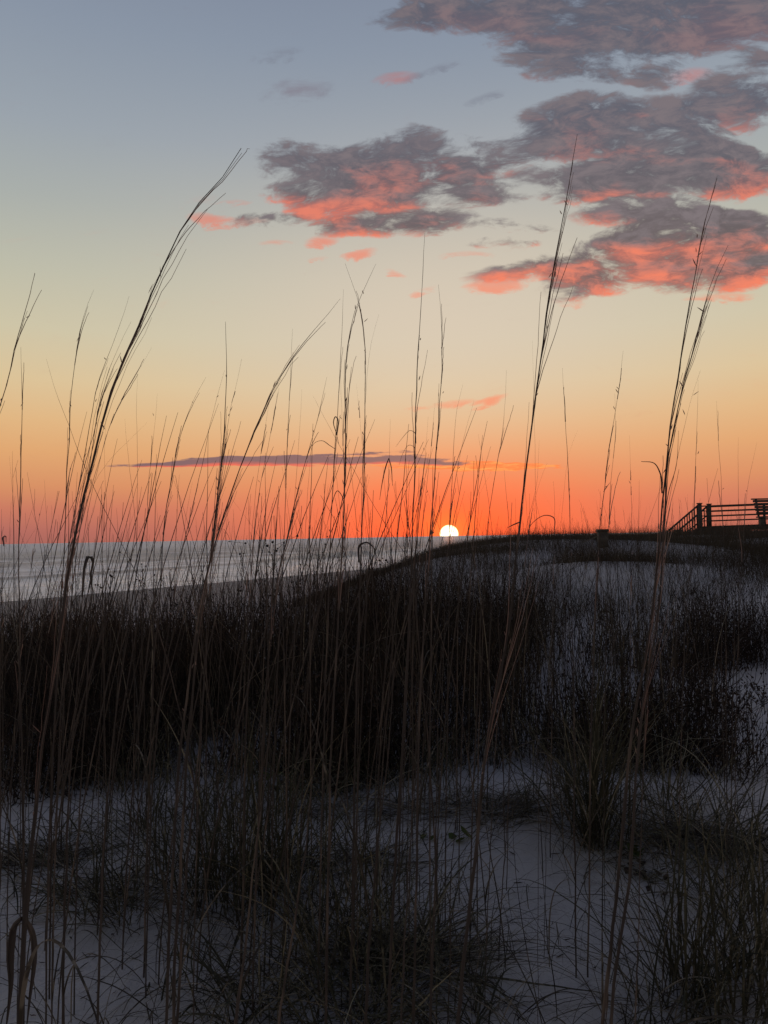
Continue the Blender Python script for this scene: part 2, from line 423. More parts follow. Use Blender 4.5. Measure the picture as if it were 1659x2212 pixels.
# ------------------------------------------------------------------ ground and sea
X_, Y_, F_ = polar(.12, 9000.0, 430, 420, 90)
Z_ = land(X_, Y_)
ground = mesh('ground', np.stack([X_, Y_, Z_], -1), F_, m_sand); tag(ground, kind='structure')
X_, Y_, F_ = polar(22.0, 60000.0, 330, 560, 60)
s_ = shore(X_, Y_); t__ = X_ * .46 + Y_ * .888
amp = sst(-s_, 1, 30)
sw = np.sin(s_ * .30 + .8 * np.sin(t__ * .05) + .5 * np.sin(t__ * .021)) * .16 + np.sin(s_ * .62 + 1.3 * np.sin(t__ * .07)) * .07 + np.sin(s_ * .11 + t__ * .03) * .12
brk = 1.0 * np.exp(-((s_ + 33 + 2.2 * np.sin(t__ * .06)) / 2.0) ** 2) * (.55 + .45 * np.sin(t__ * .045 + 1.0))
rr = np.sqrt(X_ ** 2 + Y_ ** 2)
ZS = SEA + (sw * amp + brk) * sst(-rr, -900, -250)
sea = mesh('sea', np.stack([X_, Y_, ZS], -1), F_, m_sea); tag(sea, kind='structure')

# the setting sun itself: a glowing ball far beyond the sea's edge
DS = 70000.0
sc_ = EYE + ray(970, 1154) * DS
m_sun = bpy.data.materials.new('sun_glow'); m_sun.use_nodes = True
t = m_sun.node_tree; t.nodes.clear(); em = t.nodes.new('ShaderNodeEmission'); lw = t.nodes.new('ShaderNodeLayerWeight'); cr_ = t.nodes.new('ShaderNodeValToRGB'); cr_.color_ramp.elements[0].position = .35; cr_.color_ramp.elements[0].color = (1, .9, .62, 1); cr_.color_ramp.elements[1].position = .93; cr_.color_ramp.elements[1].color = (1, .38, .08, 1); t.links.new(lw.outputs['Facing'], cr_.inputs[0]); t.links.new(cr_.outputs[0], em.inputs[0]); em.inputs[1].default_value = 2.6
oo = t.nodes.new('ShaderNodeOutputMaterial'); t.links.new(em.outputs[0], oo.inputs[0])
th = np.linspace(0, np.pi, 33); ph = np.linspace(0, 2 * np.pi, 65)[:-1]
SV = np.stack([np.sin(th)[:, None] * np.cos(ph), np.sin(th)[:, None] * np.sin(ph), np.cos(th)[:, None] * np.ones_like(ph)], -1) * (DS * 20.3 / FP)
i_ = np.arange(33 * 64).reshape(33, 64); j_ = np.roll(np.arange(64), -1)
SF = np.stack([i_[:-1], i_[1:], i_[1:][:, j_], i_[:-1][:, j_]], -1).reshape(-1, 4)
so = mesh('sun', SV.reshape(-1, 3), SF, m_sun); so.location = tuple(sc_)
tag(so, 'glowing white setting sun half sunk behind the sea horizon', 'sun')

# ------------------------------------------------------------------ sea oats traced one by one
def smooth_path(pts, n):
    pts = np.asarray(pts, float)
    d = np.concatenate([[0], np.cumsum(np.linalg.norm(np.diff(pts, axis=0), axis=1))])
    t = np.linspace(0, d[-1], n)
    mm = np.gradient(pts, d, axis=0)
    o = np.zeros((n, pts.shape[1]))
    k = np.clip(np.searchsorted(d, t, side='right') - 1, 0, len(d) - 2)
    h = (d[k + 1] - d[k])[:, None]; s = ((t - d[k]) / (d[k + 1] - d[k]))[:, None]
    o = (2 * s**3 - 3 * s**2 + 1) * pts[k] + (s**3 - 2 * s**2 + s) * h * mm[k] + (-2 * s**3 + 3 * s**2) * pts[k + 1] + (s**3 - s**2) * h * mm[k + 1]
    return o
def stalk_path(px, d, lean=0.0, keep=.55):
    """px: picture points tip first; returns 3D points base first, carried down to the sand"""
    px = [np.array(q, float) for q in px]
    m = (px[-1][0] - px[-2][0]) / max(px[-1][1] - px[-2][1], 1.0)
    m = max(-.45, min(.45, m))
    y0, yt = px[-1][1], px[0][1]
    out = []
    ylen = max(2000 / d + 1160 - yt, 1)
    dep = lambda y: d * (1 + lean * (1 - (y - yt) / ylen))
    for q in px:
        P3 = U(q[0], q[1], dep(q[1]))
        if P3[2] > H(P3[0], P3[1]) - .02: out.append(P3)
    x, y = px[-1]
    while True:
        y += 30; m *= .93; x += m * 30
        P3 = U(x, y, dep(y)); g = H(P3[0], P3[1])
        if P3[2] <= g - .01 or y > 9000:
            out.append(np.array([P3[0], P3[1], g - .01])); break
        out.append(P3)
    return np.array(out[::-1])
def add_oat(px, d, r, label, nf=8, fl=.12, head=.42, group=None, lean=0.0, leaf=1, wig=1.0, spikes=0, seed=0):
    R = np.random.default_rng(seed + int(px[0][0] * 7 + px[0][1]))
    path = stalk_path(px, d, lean)
    K = 46
    S = smooth_path(path, K)
    Ltot = np.linalg.norm(np.diff(S, axis=0), axis=1).sum()
    # small kinks at the nodes
    kn = np.cumsum(R.normal(0, .0007, (K, 3)), axis=0); kn -= np.linspace(0, 1, K)[:, None] * kn[-1]
    S = S + kn * wig
    t = np.linspace(0, 1, K)
    rad = r * (1.0 if d > 1.4 else .86) * np.interp(t, [0, .45, .62, .85, 1], [1, .74, .46, .28, .08])
    rad *= 1 + .10 * R.normal(size=K) * (t > 1 - head)
    for nn in R.uniform(.05, .6, 3): rad *= 1 + .28 * np.exp(-((t - nn) / .012) ** 2)
    root = empty('sea_oat', S[0]); tag(root, label, 'sea oat', group)
    A = Acc(); A.add(*tubes(S[None], rad[None], 7)); A.build('stem', m_stem, root)
    if nf:
        k0 = int(K * (1 - head)); paths = []; rads = []
        for i in range(int(nf * 1.2)):
            st_ = R.uniform(1 - head, .93); ln = R.uniform(.45, 1.0) * fl * (1.25 - .6 * (st_ - (1 - head)) / head)
            a = np.interp(st_, t, np.arange(K)); q = 12
            tt = np.linspace(0, 1, q)
            arc = np.minimum(st_ + tt * ln * 1.6 / max(Ltot, .3), .999)
            b = np.stack([np.interp(arc, t, S[:, c_]) for c_ in range(3)], -1)
            side = R.normal(0, 1, 3); side[0] = abs(side[0]) * (1 if R.random() < .8 else -1) + .1; side[2] *= .3
            side /= np.linalg.norm(side)
            spread = R.uniform(.01, .12) if R.random() < .8 else R.uniform(.12, .34)
            b = b + side * (ln * spread * tt ** 1.35)[:, None] + R.normal(0, .0007, (q, 3)) * tt[:, None]
            paths.append(b); rads.append(np.linspace(1, .45, q) * R.uniform(.0005, .0010) * (d / 1.5) ** .95)
        A = Acc(); A.add(*tubes(np.array(paths), np.array(rads), 4))
        # spikelets still clinging to the stalk
        sp = []; sr = []
        for i in range(spikes + int(nf * .6)):
            st_ = R.uniform(1 - head, .97)
            b = np.array([np.interp(st_, t, S[:, c_]) for c_ in range(3)])
            dr = np.array([R.normal(0, .5), R.normal(0, .4), 1.0]); dr /= np.linalg.norm(dr)
            ll = R.uniform(.006, .015)
            off = np.array([R.normal(0, .003), R.normal(0, .003), 0])
            sp.append(b + off + dr * np.linspace(0, ll, 5)[:, None]); sr.append(np.array([.2, .9, 1, .7, .1]) * R.uniform(.0007, .0013) * min(1, d / 1.6))
        A.add(*tubes(np.array(sp), np.array(sr), 5))
        A.build('seed_head', m_head, root)
    for i in range(leaf):
        # a dry leaf leaving the lower stalk and arching over
        st_ = R.uniform(.06, .50); b = np.array([np.interp(st_, t, S[:, c_]) for c_ in range(3)])
        q = 16; L = R.uniform(.18, .5); phi = R.uniform(0, 6.28); th = R.uniform(.1, .4); bend = R.uniform(.8, 2.9)
        ang = th + bend * np.linspace(0, 1, q) ** 1.3
        st = L / q
        dd = np.stack([np.sin(ang) * math.cos(phi), np.sin(ang) * math.sin(phi), np.cos(ang)], -1) * st
        pth = b + np.cumsum(dd, axis=0) - dd[0]
        pth[:, 2] = np.maximum(pth[:, 2], land(pth[:, 0], pth[:, 1]) + .004)
        A = Acc(); sd = np.array([[-math.sin(phi), math.cos(phi), .2]])
        A.add(*ribbons(pth[None], (np.interp(np.linspace(0, 1, q), [0, .2, 1], [.6, 1, .12]) * R.uniform(.0016, .0034))[None], sd))
        A.build('leaf', m_dead, root)
    return root

OATS = [
 # (points tip first, distance, radius, filaments, filament length, head share, label)
 ([(521,320),(472,390),(425,440),(385,505),(340,600),(302,690),(258,780),(218,900),(190,1010),(165,1110),(143,1230),(120,1380),(94,1536),(64,1784),(47,1983),(42,2082)], .82, .0042, 22, .16, .5, 'tallest left sea oat stalk bending right with its tip high in the blue sky'),
 ([(75,590),(58,660),(38,725),(12,830),(-8,900)], 1.5, .0030, 12, .16, .45, 'sea oat stalk leaning in across the left edge of the picture'),
 ([(45,750),(49,900),(47,1050),(44,1160),(43,1400),(46,1600)], 1.9, .0034, 6, .10, .4, 'straight upright sea oat stalk just inside the left edge'),
 ([(203,625),(180,682),(160,780),(150,860),(148,950),(143,1050),(138,1180),(130,1300)], 2.1, .0026, 7, .16, .4, 'slender sea oat stalk with curved tip left of the tallest leaning stalk'),
 ([(100,775),(122,850),(146,912),(190,1025),(240,1130),(300,1250)], 2.2, .0020, 0, .1, .4, 'bare stalk leaning left that crosses the foot of the tall left stalk'),
 ([(279,640),(245,740),(215,815),(192,920),(172,1040),(150,1160),(140,1250)], 1.8, .0024, 8, .14, .45, 'thin sea oat stalk running close along the left of the tallest leaning stalk'),
 ([(283,695),(240,790),(215,880),(200,980),(183,1090),(165,1210)], 1.9, .0020, 6, .13, .4, None),
 ([(328,750),(295,805),(262,865),(225,960),(205,1040)], 1.7, .0013, 3, .10, .4, None),
 ([(298,800),(296,900),(299,1000),(299,1100),(296,1250)], 2.7, .0016, 0, .1, .4, None),
 ([(340,850),(332,950),(322,1050),(318,1180),(312,1300)], 2.6, .0018, 2, .1, .3, None),
 ([(270,905),(278,1000),(290,1100),(298,1220)], 2.7, .0018, 0, .1, .3, None),
 ([(318,912),(280,950),(240,990),(205,1040)], 1.9, .0011, 3, .08, .4, None),
 ([(445,815),(412,878),(386,950),(370,1030),(359,1090),(347,1240),(335,1400)], 2.2, .0029, 8, .10, .4, 'sea oat stalk with curved tip between the tall left stalk and the upright pair'),
 ([(487,695),(489,780),(485,880),(478,980),(468,1080),(455,1200),(432,1350),(418,1500),(402,1700),(385,2000)], 1.55, .0036, 14, .15, .45, 'thick upright sea oat stalk above the left end of the long flat cloud'),
 ([(522,775),(508,845),(492,915),(480,990)], 1.7, .0017, 8, .10, .35, 'beaded thin stalk with small seeds beside the thick upright stalk'),
 ([(485,800),(458,900),(437,1010),(416,1100),(392,1200),(375,1300)], 2.1, .0021, 4, .10, .4, None),
 ([(735,645),(698,692),(652,745),(608,808),(567,888),(531,978),(502,1060),(472,1150),(446,1240),(418,1400),(398,1560)], 1.5, .0033, 12, .18, .5, 'sea oat stalk bent far to the right, starting left of centre'),
 ([(632,710),(629,800),(623,950),(618,1100),(612,1240),(604,1400)], 2.3, .0024, 4, .12, .4, 'straight thin stalk crossing the right-bent stalk left of centre'),
 ([(603,838),(592,900),(576,980),(560,1070),(548,1180),(540,1290)], 2.4, .0020, 5, .12, .4, None),
 ([(583,860),(568,950),(552,1060),(540,1180)], 2.6, .0016, 4, .12, .4, None),
 ([(652,840),(645,960),(637,1080),(630,1200)], 2.9, .0017, 0, .12, .4, None),
 ([(706,815),(687,898),(664,980),(645,1045),(622,1150),(602,1235),(590,1330)], 2.0, .0029, 14, .12, .45, 'feathery sea oat stalk leaning right, over the middle of the long cloud'),
 ([(676,855),(720,940),(762,1012),(802,1082),(852,1165),(900,1240)], 2.3, .0019, 0, .1, .3, 'bare stalk slanting down to the right across the long flat cloud'),
 ([(742,625),(736,780),(730,890),(722,1020),(716,1140),(712,1260),(705,1400)], 2.0, .0026, 3, .12, .35, 'thin upright stalk with a knotted curl level with the orange sky'),
 ([(812,570),(786,628),(766,680),(751,760),(745,860),(744,1000),(740,1150),(731,1300),(722,1450)], 1.75, .0031, 14, .15, .45, 'sea oat stalk curving right whose top crosses the centre stalk in an X'),
 ([(745,568),(774,650),(787,740),(787,830),(785,930),(782,1050),(776,1200),(770,1350)], 1.85, .0030, 8, .12, .4, 'centre sea oat stalk with its top bent left, crossing in an X'),
 ([(818,680),(800,750),(792,820),(789,880)], 2.0, .0013, 2, .1, .3, None),
 ([(735,800),(738,900),(742,1000),(744,1100)], 2.6, .0018, 4, .12, .4, None),
 ([(770,830),(778,920),(786,1000)], 2.9, .0013, 2, .1, .3, None),
 ([(843,905),(841,990),(836,1090),(822,1230),(812,1350)], 2.6, .0022, 3, .1, .3, 'short stalk with folded drooping leaves left of the tall centre stalk'),
 ([(918,503),(913,600),(909,700),(903,830),(899,950),(897,1060),(893,1160),(886,1350),(872,1600),(853,1900)], 1.55, .0034, 4, .10, .35, 'tall straight sea oat stalk reaching the pink cloud left of the sun'),
 ([(947,615),(953,690),(954,800),(948,880),(942,960),(935,1060),(925,1180),(915,1330)], 1.8, .0032, 12, .12, .45, 'dark thick sea oat stalk standing just left of the sun'),
 ([(1000,830),(985,895),(980,965),(976,1060),(973,1130),(970,1250)], 2.4, .0022, 6, .06, .4, 'thin seeded stalk rising directly over the sun'),
 ([(1024,865),(1002,945),(985,1030),(972,1110),(965,1220)], 2.5, .0017, 2, .1, .3, None),
 ([(925,900),(918,980),(905,1080),(895,1200)], 2.8, .0018, 4, .1, .4, None),
 ([(940,870),(930,970),(915,1090),(905,1210)], 2.6, .0018, 4, .1, .4, None),
 ([(1094,800),(1088,900),(1075,985),(1062,1062),(1055,1110),(1050,1200)], 2.3, .0021, 2, .1, .3, 'thin stalk right of the sun leaning slightly right, tip in the yellow sky'),
 ([(1033,938),(1045,1020),(1055,1090),(1064,1170),(1070,1260)], 2.8, .0019, 0, .1, .3, None),
 ([(1060,1020),(1040,1060),(1010,1120),(990,1190)], 3.0, .0014, 0, .1, .3, None),
 ([(1247,290),(1235,370),(1217,470),(1201,560),(1186,650),(1170,760),(1155,870),(1143,970),(1130,1080),(1116,1200),(1100,1350),(1065,1536),(1025,1884),(989,2212)], 1.15, .0040, 20, .17, .55, 'tallest sea oat stalk of all, right of the sun, its tip over the dark cloud'),
 ([(1150,735),(1153,800),(1155,870)], 1.2, .0007, 0, .1, .3, None),
 ([(1215,795),(1218,900),(1225,1000),(1230,1100),(1232,1250),(1236,1400)], 2.1, .0023, 3, .08, .4, 'straight stalk with one dark seed near its top, right of the tallest stalk'),
 ([(1247,930),(1228,985),(1220,1050)], 2.2, .0009, 0, .1, .3, None),
 ([(1165,950),(1160,1040),(1140,1130),(1125,1200)], 2.0, .0014, 0, .1, .3, None),
 ([(1182,1000),(1160,1060),(1145,1130),(1135,1210)], 2.6, .0017, 4, .08, .4, None),
 ([(1346,758),(1332,865),(1316,960),(1303,1070),(1295,1150),(1288,1290)], 2.1, .0025, 10, .08, .45, 'sea oat stalk with seed beads, in the gap between the two tallest right stalks'),
 ([(1328,850),(1330,950),(1320,1060),(1316,1160),(1312,1290)], 2.4, .0018, 3, .1, .3, None),
 ([(1360,940),(1363,1030),(1365,1100),(1364,1200)], 2.8, .0018, 5, .05, .5, 'short beaded stalk standing over the dark post on the dune'),
 ([(1549,385),(1523,480),(1500,590),(1481,700),(1466,800),(1446,920),(1436,1020),(1428,1100),(1421,1200),(1403,1350),(1367,1536),(1327,1929),(1307,2131),(1297,2212)], 1.15, .0037, 16, .17, .55, 'left and taller of the twin sea oat stalks near the right edge'),
 ([(1573,530),(1545,590),(1520,662),(1495,760),(1470,850),(1456,920),(1442,1000),(1437,1080),(1432,1200),(1420,1350),(1387,1536),(1357,1919),(1327,2141),(1322,2212)], 1.13, .0034, 18, .15, .5, 'right and shorter of the twin sea oat stalks near the right edge'),
 ([(1513,800),(1497,850),(1480,920),(1462,1000),(1448,1070)], 1.3, .0014, 5, .10, .5, None),
 ([(1508,820),(1504,950),(1500,1060),(1493,1180),(1485,1300)], 2.3, .0018, 2, .1, .3, 'fine straight stalk in front of the boardwalk stairs'),
 ([(1548,865),(1555,1000),(1559,1090),(1562,1200)], 2.5, .0019, 2, .1, .3, 'fine stalk crossing the boardwalk railing near its first post'),
 ([(1595,945),(1594,1060),(1592,1180),(1588,1300)], 2.6, .0018, 0, .1, .3, 'straight bare stalk crossing the middle of the boardwalk railing'),
 ([(1635,955),(1617,1040),(1608,1120),(1602,1220)], 2.6, .0017, 2, .1, .3, 'stalk nearest the bench end of the boardwalk railing'),
 ([(1195,1040),(1198,1100),(1198,1160),(1196,1260)], 2.8, .0022, 2, .06, .3, 'short dark stalk with an arched dry leaf, left of the dune post'),
 ([(20,985),(28,1080),(30,1180),(35,1300)], 2.6, .0016, 0, .1, .3, None),
 ([(98,1065),(82,1130),(72,1200),(60,1290)], 2.3, .0020, 6, .06, .5, 'short feathery stalk against the pink sky at far left'),
 ([(228,905),(225,1000),(230,1100),(228,1230)], 2.5, .0014, 0, .1, .3, None),
 ([(10,1155),(9,1200),(6,1280),(3,1400)], 2.0, .0032, 3, .03, .2, 'short thick stalk with a curled top at the left edge'),
 ([(565,1072),(562,1120),(556,1190),(548,1290)], 2.2, .0040, 0, .03, .2, 'short thick dark stub of a stalk left of centre over the sea'),
 ([(190,1200),(178,1290),(172,1400),(160,1560)], 1.6, .0034, 0, .1, .3, 'stalk with a hooked broken leaf in front of the surf at left'),
 ([(1065,1145),(1062,1190),(1060,1260)], 3.2, .0028, 0, .03, .2, None),
 # stalks best seen low against the sand
 ([(470,1130),(455,1300),(440,1500),(420,1720),(402,1900),(390,2100)], 1.6, .0032, 0, .1, .3, 'brown stalk passing through the middle of the large grass clump'),
 ([(300,1260),(262,1450),(232,1700),(222,1900),(210,2212)], 1.5, .0030, 0, .1, .3, 'long stalk on the bare sand left of the large grass clump'),
 ([(610,1320),(590,1500),(568,1700),(545,1900),(512,2212)], 1.3, .0036, 0, .1, .3, 'thick stalk running down through the lower centre grass'),
 ([(700,1330),(690,1500),(670,1700),(640,1950),(600,2212)], 1.35, .0033, 0, .1, .3, None),
 ([(860,1340),(840,1600),(812,1850),(790,2212)], 1.45, .0034, 0, .1, .3, None),
 ([(955,1340),(945,1600),(938,1850),(930,2150)], 1.5, .0030, 0, .1, .3, None),
 ([(905,1400),(900,1620),(880,1900),(870,2212)], 1.4, .0026, 0, .1, .3, None),
 ([(975,1560),(985,1750),(975,1900),(970,2100)], 1.9, .0020, 0, .1, .3, None),
 ([(1110,1560),(1100,1750),(1088,1900)], 2.2, .0018, 0, .1, .3, None),
]
plain = 0
for i, (px, d, r, nf, fl, hd, lab) in enumerate(OATS):
    if lab: add_oat(px, d, r, lab, nf, fl, hd, None, leaf=1 + (i % 2))
    else: add_oat(px, d, r, 'thin dark grass stalk among the many rising against the sunset sky', nf, fl, hd, 'thin stalks between the tall sea oats', leaf=i % 2)

# further thin stalks filling in between, each its own plant
R = np.random.default_rng(5)
def thin(px, py, d, r, lab, grp, lean):
    P0 = U(px, py, d); g = H(P0[0], P0[1])
    if P0[2] < g + .15: return
    K = 18; t = np.linspace(0, 1, K); h = P0[2] - g
    bx = P0[0] - lean * h; by = P0[1] + R.normal(0, .06)
    g = H(bx, by)
    S = np.stack([bx + (P0[0] - bx) * t ** 1.6, by + (P0[1] - by) * t, g - .01 + (P0[2] - g + .01) * t], -1)
    S[:, 0] += np.cumsum(R.normal(0, .002, K)) * t; 
    A = Acc(); A.add(*tubes(S[None], (r * np.interp(t, [0, .7, 1], [1, .8, .22]))[None], 4))
    nf = R.integers(0, 5)
    if nf:
        ps = []; rs = []
        for _ in range(nf):
            a = R.uniform(.6, .92); q = 6; tt = np.linspace(0, 1, q); b = np.array([np.interp(a, t, S[:, c_]) for c_ in range(3)])
            dr = np.array([R.normal(.08, .10), R.normal(0, .1), 1.0]); ps.append(b + dr * (tt * R.uniform(.04, .14))[:, None]); rs.append(np.full(q, r * .33))
        A.add(*tubes(np.array(ps), np.array(rs), 3))
    o = A.build('grass_stalk', m_stem)
    tag(o, lab, 'grass stalk', grp)
for i in range(105):
    px = R.uniform(-20, 1120) if R.random() < .8 else R.uniform(1100, 1659)
    py = R.triangular(930, 1120, 1230) if px < 1120 else R.triangular(990, 1120, 1180)
    d = R.uniform(3.0, 6.2)
    thin(px, py, d, R.uniform(.0012, .0024), 'short thin stalk rising out of the dark scrub to the sky', 'short thin stalks out of the scrub', R.normal(.04, .13))
for i in range(60):
    px = R.uniform(60, 1060); py = R.triangular(840, 1060, 1180)
    thin(px, py, R.uniform(2.0, 3.4), R.uniform(.0017, .0027), 'slender stalk rising to the orange sky among the taller sea oats', 'slender stalks among the sea oats', R.normal(.10, .12))
for i in range(75):
    px = R.uniform(1040, 1659); d = R.uniform(13, 24)
    hz = 1155 - (px - 1100) * .018
    py = hz - R.triangular(2, 25, 85) * (1.0 if px > 1150 else .5)
    thin(px, py, d, R.uniform(.0020, .0034), 'faint far stalk standing on the crest of the dune', 'far stalks along the dune crest', R.normal(.03, .08))

# ------------------------------------------------------------------ grass generators
def blades(n, cx, cy, br, L, tilt, bend, w, K=10, R=R, wigg=.004, phi=None, lv=.35, gz=True):
    """n arching blades rooted within br of cx,cy"""
    a = R.uniform(0, 6.283, n); q = br * np.sqrt(R.random(n))
    bx = cx + q * np.cos(a); by = cy + q * np.sin(a)
    ph = R.uniform(0, 6.283, n) if phi is None else R.normal(phi[0], phi[1], n)
    ph = np.where(R.random(n) < .6, a + R.normal(0, .5, n), ph) if phi is None else ph
    Ls = L * np.clip(R.normal(1, lv, n), .25, 1.7)
    t0 = np.abs(R.normal(tilt[0], tilt[1], n)); bd = np.abs(R.normal(bend[0], bend[1], n))
    t = np.linspace(0, 1, K)
    ang = t0[:, None] + bd[:, None] * t[None] ** 1.5
    dph = R.normal(0, .5, n)[:, None] * t[None]
    st = (Ls / (K - 1))[:, None]
    D = np.stack([np.sin(ang) * np.cos(ph[:, None] + dph), np.sin(ang) * np.sin(ph[:, None] + dph), np.cos(ang)], -1) * st[..., None]
    D[:, 0] = 0
    P = np.cumsum(D, axis=1)
    P[..., 0] += bx[:, None]; P[..., 1] += by[:, None]; P[..., 2] += land(bx, by)[:, None] - .004
    P += R.normal(0, wigg, P.shape) * t[None, :, None]
    gh = land(P[..., 0], P[..., 1]) + .003 + R.random(P.shape[:2]) * .006
    P[:, 1:, 2] = np.maximum(P[:, 1:, 2], gh[:, 1:])
    Wd = np.interp(t, [0, .25, 1], [.75, 1, .12])[None] * (w * np.clip(R.normal(1, .3, n), .4, 1.8))[:, None]
    side = np.stack([-np.sin(ph), np.cos(ph), R.normal(0, .3, n)], -1)
    return ribbons(P, Wd, side)

def at(px, py):                            # the point of the sand seen at px, py
    r = ray(px, py)
    d = np.arange(.8, 40, .02); P3 = EYE + r * d[:, None]
    k = np.nonzero(P3[:, 2] <= land(P3[:, 0], P3[:, 1]))[0]
    return P3[k[0]] if len(k) else EYE + r * 40
CL = [ # px, py of the foot, blades, length, spread tilt, bend, foot radius, label
 (1285, 1828, 170, .62, (.22, .20), (1.0, .6), .05, 'green fountain of arching grass blades rooted on the pale sand at right'),
 (1235, 1790, 60, .42, (.4, .3), (1.0, .6), .08, 'smaller tuft tucked in left of the green fountain of grass'),
 (1345, 1800, 70, .45, (.5, .3), (1.1, .7), .10, 'spreading tuft just right of the green fountain of grass'),
 (1480, 1830, 130, .42, (.8, .35), (1.0, .7), .22, 'sprawling half dead tuft at the right below the bare sand patch'),
 (1590, 1840, 130, .42, (.8, .35), (1.0, .6), .22, 'sprawling tuft at the right edge below the bare sand patch'),
 (1440, 1740, 90, .45, (.5, .3), (.9, .6), .15, 'grass tuft behind the sprawling tufts at right'),
 (480, 1945, 190, .52, (.30, .22), (.9, .6), .16, 'largest dark grass clump on the sand left of centre'),
 (570, 1960, 170, .50, (.30, .22), (.9, .6), .14, 'dense dark clump joined to the right side of the largest clump'),
 (400, 1880, 110, .42, (.5, .3), (.9, .6), .16, 'tuft behind the left shoulder of the largest clump'),
 (640, 1900, 110, .42, (.5, .3), (.9, .6), .16, 'tuft behind the right shoulder of the largest clump'),
 (200, 1965, 100, .34, (.75, .3), (.9, .6), .14, 'loose low tuft on the open sand at left'),
 (280, 1990, 60, .36, (.7, .3), (.7, .6), .08, 'small spiky tuft in front of the loose low tuft at left'),
 (110, 1855, 110, .34, (1.0, .3), (.8, .5), .22, 'flattened tuft near the left edge with blades lying on the sand'),
 (300, 1790, 90, .36, (.6, .3), (.9, .6), .16, 'tuft on the sand in front of the dark scrub at left'),
 (450, 1760, 80, .36, (.6, .3), (.9, .6), .16, 'tuft between the scrub and the largest clump'),
 (560, 1790, 80, .38, (.6, .3), (.9, .6), .16, 'tuft straight behind the largest clump'),
 (780, 1960, 80, .36, (.6, .3), (.9, .7), .12, 'mid sized tuft in the centre of the foreground sand'),
 (700, 2080, 130, .42, (.6, .3), (1.0, .7), .14, 'broad tuft in front of the largest clump'),
 (830, 2120, 150, .40, (.7, .3), (1.1, .7), .16, 'broad flattened tuft at bottom centre'),
 (930, 2100, 90, .40, (.8, .3), (1.0, .7), .12, 'tuft whose blades lie out to the right over the bare sand'),
 (560, 2190, 110, .30, (.6, .3), (1.2, .8), .12, 'tuft cut by the bottom edge left of centre'),
 (760, 2230, 130, .34, (.6, .3), (1.3, .8), .12, 'tuft cut by the bottom edge at centre'),
 (1040, 2235, 60, .34, (.8, .3), (1.8, .8), .12, 'curly tuft at the bottom edge right of centre'),
 (1490, 2150, 120, .46, (.45, .3), (1.0, .8), .07, 'upright tuft with fanned blades at lower right'),
 (1420, 2215, 60, .36, (.6, .3), (1.4, .8), .09, 'curly tuft at the bottom edge right of the twin stalks'),
 (1640, 2120, 130, .48, (.35, .25), (.9, .7), .10, 'thick green tuft standing at the lower right edge'),
 (1590, 2215, 90, .36, (.4, .3), (1.0, .7), .09, 'green tuft in the bottom right corner'),
 (1610, 1990, 110, .38, (.6, .3), (1.0, .7), .12, 'tuft above the thick green tuft at the right edge'),
 (1180, 1745, 60, .36, (.7, .35), (.9, .6), .12, 'tuft at the scrub edge left of the green fountain of grass'),
 (1090, 1760, 50, .30, (.8, .35), (.9, .6), .12, 'sparse tuft at the scrub edge in the centre right'),
 (30, 2000, 30, .30, (.9, .3), (1.4, .8), .10, 'few curled blades at the left edge of the sand'),
 (420, 2140, 45, .32, (.8, .3), (1.1, .8), .12, 'thin scatter of blades on the bare sand at bottom left'),
 (700, 1740, 60, .28, (.8, .35), (.8, .6), .18, 'low dead tuft on the sand in front of the scrub at centre'),
 (870, 1760, 40, .26, (.9, .35), (.8, .6), .18, 'sparse low blades on the sand in front of the scrub'),
]
for px, py, n, L, tl, bd, br, lab in CL:
    c_ = at(px, py)
    root = empty('grass_clump', (c_[0], c_[1], H(c_[0], c_[1]))); tag(root, lab, 'grass clump')
    A = Acc(); A.add(*blades(int(n * .58), c_[0], c_[1], br, L * 1.1, tl, bd, .0026, K=12, wigg=.0012)); A.build('blades', m_blade, root)
    A = Acc(); A.add(*blades(int(n * .32), c_[0], c_[1], br * 1.4, L * .85, (tl[0] + .4, .35), (bd[0] * 1.5, 1.0), .0019, K=14, wigg=.0012)); A.build('dead_blades', m_dead, root)

for i in range(84):
    px = R.uniform(-30, 1300); py = R.uniform(1560, 1750) if px < 700 else R.uniform(1600, 1720)
    c_ = at(px, py)
    A = Acc(); A.add(*blades(24, c_[0], c_[1], .12, .34, (.55, .35), (.9, .8), .0025, K=10, wigg=.0012))
    o = A.build('grass_clump', m_dead if i % 2 else m_blade); tag(o, 'small ragged tuft on the sand at the foot of the dark scrub', 'grass clump', 'small tufts at the foot of the scrub')
